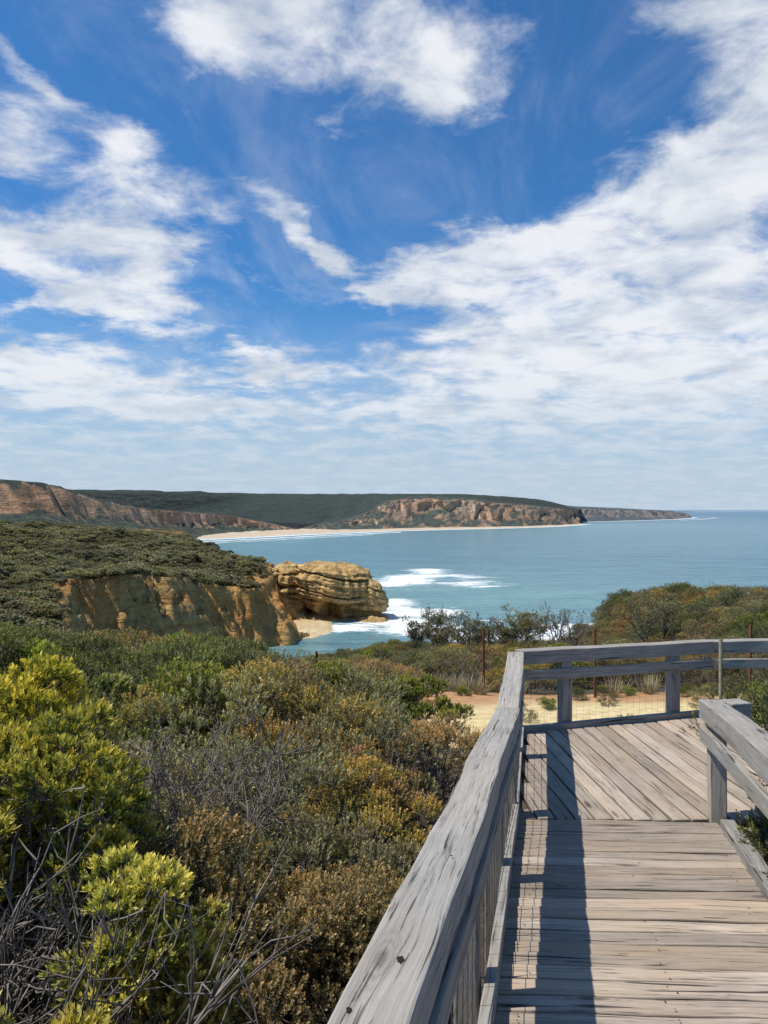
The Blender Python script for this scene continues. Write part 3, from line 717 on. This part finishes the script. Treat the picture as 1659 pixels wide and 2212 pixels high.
def scatter(name,P_,rot,scl,pid,coll=protos):
    m=bpy.data.meshes.new(name); m.vertices.add(len(P_)); m.vertices.foreach_set('co',np.asarray(P_,np.float32).ravel())
    a=m.attributes.new('rot','FLOAT_VECTOR','POINT'); a.data.foreach_set('vector',np.asarray(rot,np.float32).ravel())
    a=m.attributes.new('scl','FLOAT_VECTOR','POINT'); a.data.foreach_set('vector',np.asarray(scl,np.float32).ravel())
    a=m.attributes.new('pid','INT','POINT'); a.data.foreach_set('value',np.asarray(pid,np.int32))
    o=link(bpy.data.objects.new(name,m))
    ng=bpy.data.node_groups.new(name+'_gn','GeometryNodeTree')
    ng.interface.new_socket('Geometry',in_out='INPUT',socket_type='NodeSocketGeometry'); ng.interface.new_socket('Geometry',in_out='OUTPUT',socket_type='NodeSocketGeometry')
    n=ng.nodes; gi=n.new('NodeGroupInput');go=n.new('NodeGroupOutput'); ci=n.new('GeometryNodeCollectionInfo'); ci.inputs['Collection'].default_value=coll
    ci.inputs['Separate Children'].default_value=True; ci.inputs['Reset Children'].default_value=True
    ip=n.new('GeometryNodeInstanceOnPoints'); ip.inputs['Pick Instance'].default_value=True
    def na(nm,ty):
        q=n.new('GeometryNodeInputNamedAttribute'); q.data_type=ty; q.inputs['Name'].default_value=nm; return [s_ for s_ in q.outputs if s_.enabled and s_.name=='Attribute'][0]
    l=ng.links; l.new(gi.outputs[0],ip.inputs['Points']); l.new(ci.outputs[0],ip.inputs['Instance'])
    l.new(na('pid','INT'),ip.inputs['Instance Index']); l.new(na('rot','FLOAT_VECTOR'),ip.inputs['Rotation']); l.new(na('scl','FLOAT_VECTOR'),ip.inputs['Scale'])
    l.new(ip.outputs[0],go.inputs[0])
    md=o.modifiers.new('scatter','NODES'); md.node_group=ng
    return o
def jgrid(x0,x1,y0,y1,s_):
    gx,gy=np.meshgrid(np.arange(x0,x1,s_),np.arange(y0,y1,s_)); gx=gx+rng.uniform(-.45,.45,gx.shape)*s_; gy=gy+rng.uniform(-.45,.45,gy.shape)*s_
    return gx.ravel(),gy.ravel()
def build(name,x,y,z,s_,pid,zs=None):
    n=len(x); rot=np.stack([rng.normal(size=n)*.1,rng.normal(size=n)*.1,rng.uniform(0,6.28,n)],1)
    zs=s_ if zs is None else zs
    return scatter(name,np.stack([x,y,z],1),rot,np.stack([s_,s_,zs],1),pid)
clv=np.vectorize(cl)
# left slope scrub
x,y=jgrid(-13,1.2,1.6,19,.68)
keep=(x<clv(np.minimum(y,7.4))-.72-.25*(y<3.6))&(x>-.62*y-2.0)&~((y>7.6)&(x>.0))
keep&=~((np.abs(x+.6)<.55)&(y<2.9))&~((y<2.5)&(x>-1.6))
x,y=x[keep],y[keep]; n=len(x)
s_=1.34+.42*fbm(x*.6,y*.6,o=2,seed=40)+rng.uniform(-.28,.24,n)
s_=s_*np.interp(x-clv(np.minimum(y,7.4)),[-3,-.6],[1,.80])*np.interp(y,[2,4,14],[.80,1,.92])
s_=s_*(1-.30*sstep(-.24,-.12,x/y)*sstep(7.5,11,y))
fz=fbm(x*.35,y*.35,o=2,seed=41)+rng.normal(size=n)*.16
pid=np.where(fz>.26,3,np.where(fz>.03,1,np.where(fz>-.27,2,4)))
pid=np.where(rng.uniform(size=n)<.035,5,pid); pid=np.where(rng.uniform(size=n)<.15,0,pid)
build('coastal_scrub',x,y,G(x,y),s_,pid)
# middle band beyond lookout + right mound
x,y=jgrid(-20,40,8.4,46,.85)
keep=((y>13.4)|(x>5.6)|((x<.2)&(y>8)))&(x>-.55*y+2)&(np.abs(x)<.62*y+3)&((x>-.2*y)|(y>24))
keep&=~((x<4.6)&(y<8.8)&(x>.3))
x,y=x[keep],y[keep]; n=len(x)
s_=.60+.34*fbm(x*.3,y*.3,o=3,seed=44)+rng.uniform(-.2,.28,n)+.55*sstep(9.5,14,x)*sstep(16,26,y)+.12*sstep(3,6,x)
fz=fbm(x*.25,y*.25,o=2,seed=45)+rng.normal(size=n)*.2
pid=np.where(fz>.2,3,np.where(fz>-.18,4,np.where(fz>-.32,1,2))); pid=np.where(rng.uniform(size=n)<.10,5,pid); pid=np.where(rng.uniform(size=n)<.06,0,pid)
build('coastal_scrub',x,y,G(x,y),s_,pid)
x,y=jgrid(.6,5.6,9.8,13.6,.6); kk=rng.uniform(size=len(x))<.30+.3*(y>12.4); x,y=x[kk],y[kk]; n=len(x)
build('low_groundcover',x,y,G(x,y)-.05,rng.uniform(.16,.34,n),rng.choice([0,3,4,4],n))
R_=[(2.86,4.35,1.38,3),(2.98,3.6,1.2,3),(3.1,2.4,1.1,4),(3.0,4.95,1.1,3),(4.1,6.9,1.45,3),(4.0,5.9,1.35,1),(4.9,6.3,1.5,3),(4.3,7.7,1.05,3),(5.3,7.4,1.3,4),(5.4,8.6,1.2,3),(4.6,4.6,1.3,3),(3.9,4.2,1.2,4),(6.2,6.6,1.5,1),(6.2,8.2,1.4,3),(4.9,9.9,.6,0),(5.9,9.8,1.1,3),(2.95,1.2,1.0,4),(3.85,7.3,1.2,3)]
R_=np.array(R_); build('coastal_scrub',R_[:,0],R_[:,1],G(R_[:,0],R_[:,1]),R_[:,2],R_[:,3].astype(int))
# headland scrub
x,y=jgrid(-190,-14,55,262,2.1); z,dd=headz(x,y)
keep=(dd>1.2+2.0*fbm(x*.1,y*.1,o=2,seed=70))&(x>-.62*y-8)&(rng.uniform(size=len(x))<.93)
x,y,z=x[keep],y[keep],z[keep]; n=len(x)
s_=1.35+1.2*fbm(x*.12,y*.12,o=3,seed=71)+rng.uniform(-.5,.9,n)**3*1.6
s_=np.clip(s_,.55,3.2)
fz=fbm(x*.05,y*.05,o=3,seed=72)+rng.normal(size=n)*.25
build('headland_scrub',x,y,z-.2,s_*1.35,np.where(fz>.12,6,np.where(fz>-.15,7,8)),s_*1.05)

# individual foreground shrubs: (x, y, crown base height, size); stems run down to the soil
def shrub(x,y,z,s_,lm=L_yel,**kw):
    g=float(G(x,y)); o=bush_mesh('shrub',lm,dolink=True,zb=(g-z)/s_-.05,sr=.009,**kw); o.location=(x,y,z); o.scale=(s_,s_,s_); return o
ye=dict(nc=66,spc=46,nl=14,L=.022,W=.0068,sl=.027,spread=.75,tipbias=1.2,cr=(.045,.09),R=.38)
for (x,y,z,s_) in ((-1.55,3.2,.18,1.45),(-2.1,3.25,.05,1.6),(-1.85,3.7,.15,1.5)): shrub(x,y,z,s_,**ye)
ye2=dict(nc=26,spc=40,nl=14,L=.034,W=.0105,sl=.04,spread=.75,tipbias=1.2,cr=(.06,.115),R=.24)
for (x,y,z,s_) in ((-.86,2.62,.22,.84),(-.68,2.75,.10,.74),(-.76,1.80,.24,.80),(-1.0,1.85,.18,.85)): shrub(x,y,z,s_,**ye2)
rb=dict(nc=40,spc=60,nl=15,L=.015,W=.0095,sl=.05,spread=1.1,tipbias=1.15,cr=(.08,.16),R=.45)
for (x,y,s_) in ((-.62,3.25,1.2),(-.35,3.65,1.1),(-1.0,3.55,1.4),(-.98,2.95,1.22),(-.48,2.75,.82),(-1.35,2.75,1.15),(-.72,2.25,.70)): shrub(x,y,float(G(x,y)),s_,L_olv,**rb)
yc_=dict(nc=50,spc=54,nl=15,L=.028,W=.008,sl=.032,spread=.75,tipbias=1.2,cr=(.06,.11),R=.55)
for (x,y,s_) in ((.35,8.7,1.05),(-.7,9.6,1.15),(-2.9,7.2,1.5)): shrub(x,y,float(G(x,y)),s_,L_ylw,**yc_)
for (x,y,s_,rr_) in ((-1.22,2.35,1.55,.45),(-1.5,2.5,1.5,.4),(-1.15,4.7,1.4,.5),(-.62,2.15,.75,.5)):
    o=twig_mesh('dead_shrub',n=190,R=rr_,dolink=True,sub=12,r0=.0045); o.location=(x,y,float(G(x,y))); o.scale=(s_,)*3
# small coastal trees against the sea
def tree(x,y,h,bare):
    root=empty('coastal_tree',(x,y,float(G(x,y))))
    paths=[];tips=[]
    lean=rng.normal(size=2)*.15*h
    fork=np.array([lean[0]*.4,lean[1]*.4,h*.35]); paths.append((wig(np.array([0,0,-.2]),fork,5,.03*h),np.linspace(.05*h/2,.035*h/2,5)))
    for i in range(8):
        a=rng.uniform(0,6.28); e=np.array([math.cos(a)*h*.42*rng.uniform(.3,1)+lean[0],math.sin(a)*h*.35*rng.uniform(.3,1),h*rng.uniform(.72,.95)])
        P_=wig(fork,e,6,.035*h); paths.append((P_,np.linspace(.013*h,.005*h,6)))
        for j in range(7):
            k=rng.integers(2,6); e2=P_[k]+norm(norm(e-fork)+rng.normal(size=3)*.6)*h*rng.uniform(.1,.22); Q=wig(P_[k],e2,4,.015*h); paths.append((Q,np.linspace(.005*h,.0025*h,4))); tips.append(e2)
            for g_ in range(3):
                e3=e2+norm(norm(e2-fork)+rng.normal(size=3)*.7)*h*.07; paths.append((wig(Q[rng.integers(1,4)],e3,3,.01),[.003*h,.002*h,.0015*h])); tips.append(e3)
    V=[];Fl=[];tube(paths,V,Fl,4); mesh_obj('trunk_and_limbs',np.array(V),np.array(Fl),M_twig,parent=root)
    tips=np.array(tips); tips=tips[(tips[:,2]>.55*h)]; kk=rng.uniform(size=len(tips))>bare; tips=tips[kk]
    if len(tips):
        C=np.repeat(tips,6,0)+rng.normal(size=(len(tips)*6,3))*np.array([.05,.05,.025])*h
        D=norm(rng.normal(size=C.shape)*.5+np.array([0,0,.8])); V_,F_,tt=leaves(C,D,6,.055,.022,.05,1.0,np.clip(rng.uniform(.4,1.0,len(C)),0,1))
        mesh_obj('foliage',V_,F_,L_gry,attrs={'t':('FLOAT',tt)},parent=root)
for (u,Y_,vt,ba) in ((890,27,1352,.5),(940,26,1328,.35),(1012,27,1318,.93),(1060,27,1348,.4),(1135,25,1328,.35),(1170,26,1338,.5),(1205,24,1318,.98),(1238,25,1328,.97),(1010,24,1355,.4),(1090,25,1360,.3),(970,25,1360,.3),(1380,29,1310,.3),(1440,30,1296,.4),(1530,31,1282,.4),(1600,31,1277,.4)):
    x_=px(u,Y_); zt_=H+(1101-vt)/F*Y_; tree(x_,Y_,max(1.0,zt_-float(G(x_,Y_))),ba)
# dry grass tufts
V=[];Fl=[];T=[]
for _ in range(44):
    cx,cy=rng.uniform(.2,5.0),rng.uniform(12.2,14)
    if _<24: cx,cy=rng.uniform(-.8,2.2),rng.uniform(12.2,13.8)
    z0=float(G(cx,cy))
    for k in range(60):
        a=rng.uniform(0,6.28); l=rng.uniform(.12,.30); o=rng.uniform(0,.07); e=rng.uniform(.03,.2)
        b0=len(V); x0=cx+math.cos(a)*o;y0=cy+math.sin(a)*o; sx,sy=-math.sin(a)*.004,math.cos(a)*.004
        V+= [(x0-sx,y0-sy,z0),(x0+sx,y0+sy,z0),(x0+math.cos(a)*e+sx*.5,y0+math.sin(a)*e+sy*.5,z0+l),(x0+math.cos(a)*e-sx*.5,y0+math.sin(a)*e-sy*.5,z0+l)]
        Fl.append((b0,b0+1,b0+2,b0+3)); q=rng.uniform(); T+=[q*.6,q*.6,q,q]
mesh_obj('dry_grass',np.array(V),np.array(Fl),M_grass,attrs={'t':('FLOAT',np.array(T))})

# ---------- wire fence with steel pickets
fe=empty('wire_fence')
pk=[(-4.9,19.0),(-2.7,16.0),(-1.2,13.6),(1.68,13.0),(3.4,12.4),(5.7,12.0),(8.2,12.2)]
V=[];Fl=[]
for (x,y) in pk:
    z0=float(G(x,y))-.1; z1=z0+1.2; tx=random.uniform(-.02,.02)
    for a in (0,2.1,4.2):
        c_,s_=math.cos(a),math.sin(a); b0=len(V); q=.025; th=.004
        for zq,o in ((z0,0),(z1,tx)):
            V+=[(x+o-s_*th,y+c_*th,zq),(x+o+c_*q-s_*th,y+s_*q+c_*th,zq),(x+o+c_*q+s_*th,y+s_*q-c_*th,zq),(x+o+s_*th,y-c_*th,zq)]
        for k in range(4): Fl.append((b0+k,b0+(k+1)%4,b0+4+(k+1)%4,b0+4+k))
        Fl.append((b0+4,b0+5,b0+6,b0+7))
mesh_obj('pickets',np.array(V),Fl,M_rust,parent=fe)
sg=[]
for i in range(len(pk)-1):
    for hq in (.35,.7,1.0):
        a=pk[i];b_=pk[i+1]; sg.append(((a[0],a[1],float(G(*a))-.1+hq),(b_[0],b_[1],float(G(*b_))-.1+hq)))
wires(sg,'fence_wires',.003,fe)
V=[];Fl=[];tube([(np.array([[3.47,7.93,-.9],[3.47,7.93,0],[3.47,7.93,.80]]),[.02,.02,.02])],V,Fl,10)
mesh_obj('steel_post',np.array(V),Fl,M_pale)

# ---------- camera
cam=bpy.data.cameras.new('camera'); co=link(bpy.data.objects.new('camera',cam)); co.location=(0,0,H)
cam.sensor_fit='VERTICAL'; cam.sensor_height=36; cam.lens=36*770/1024; cam.clip_start=.05; cam.clip_end=60000
co.rotation_euler=(math.radians(90-.17),0,0); sc.camera=co
sc.view_settings.view_transform='Standard'; sc.view_settings.look='None'; sc.view_settings.exposure=0
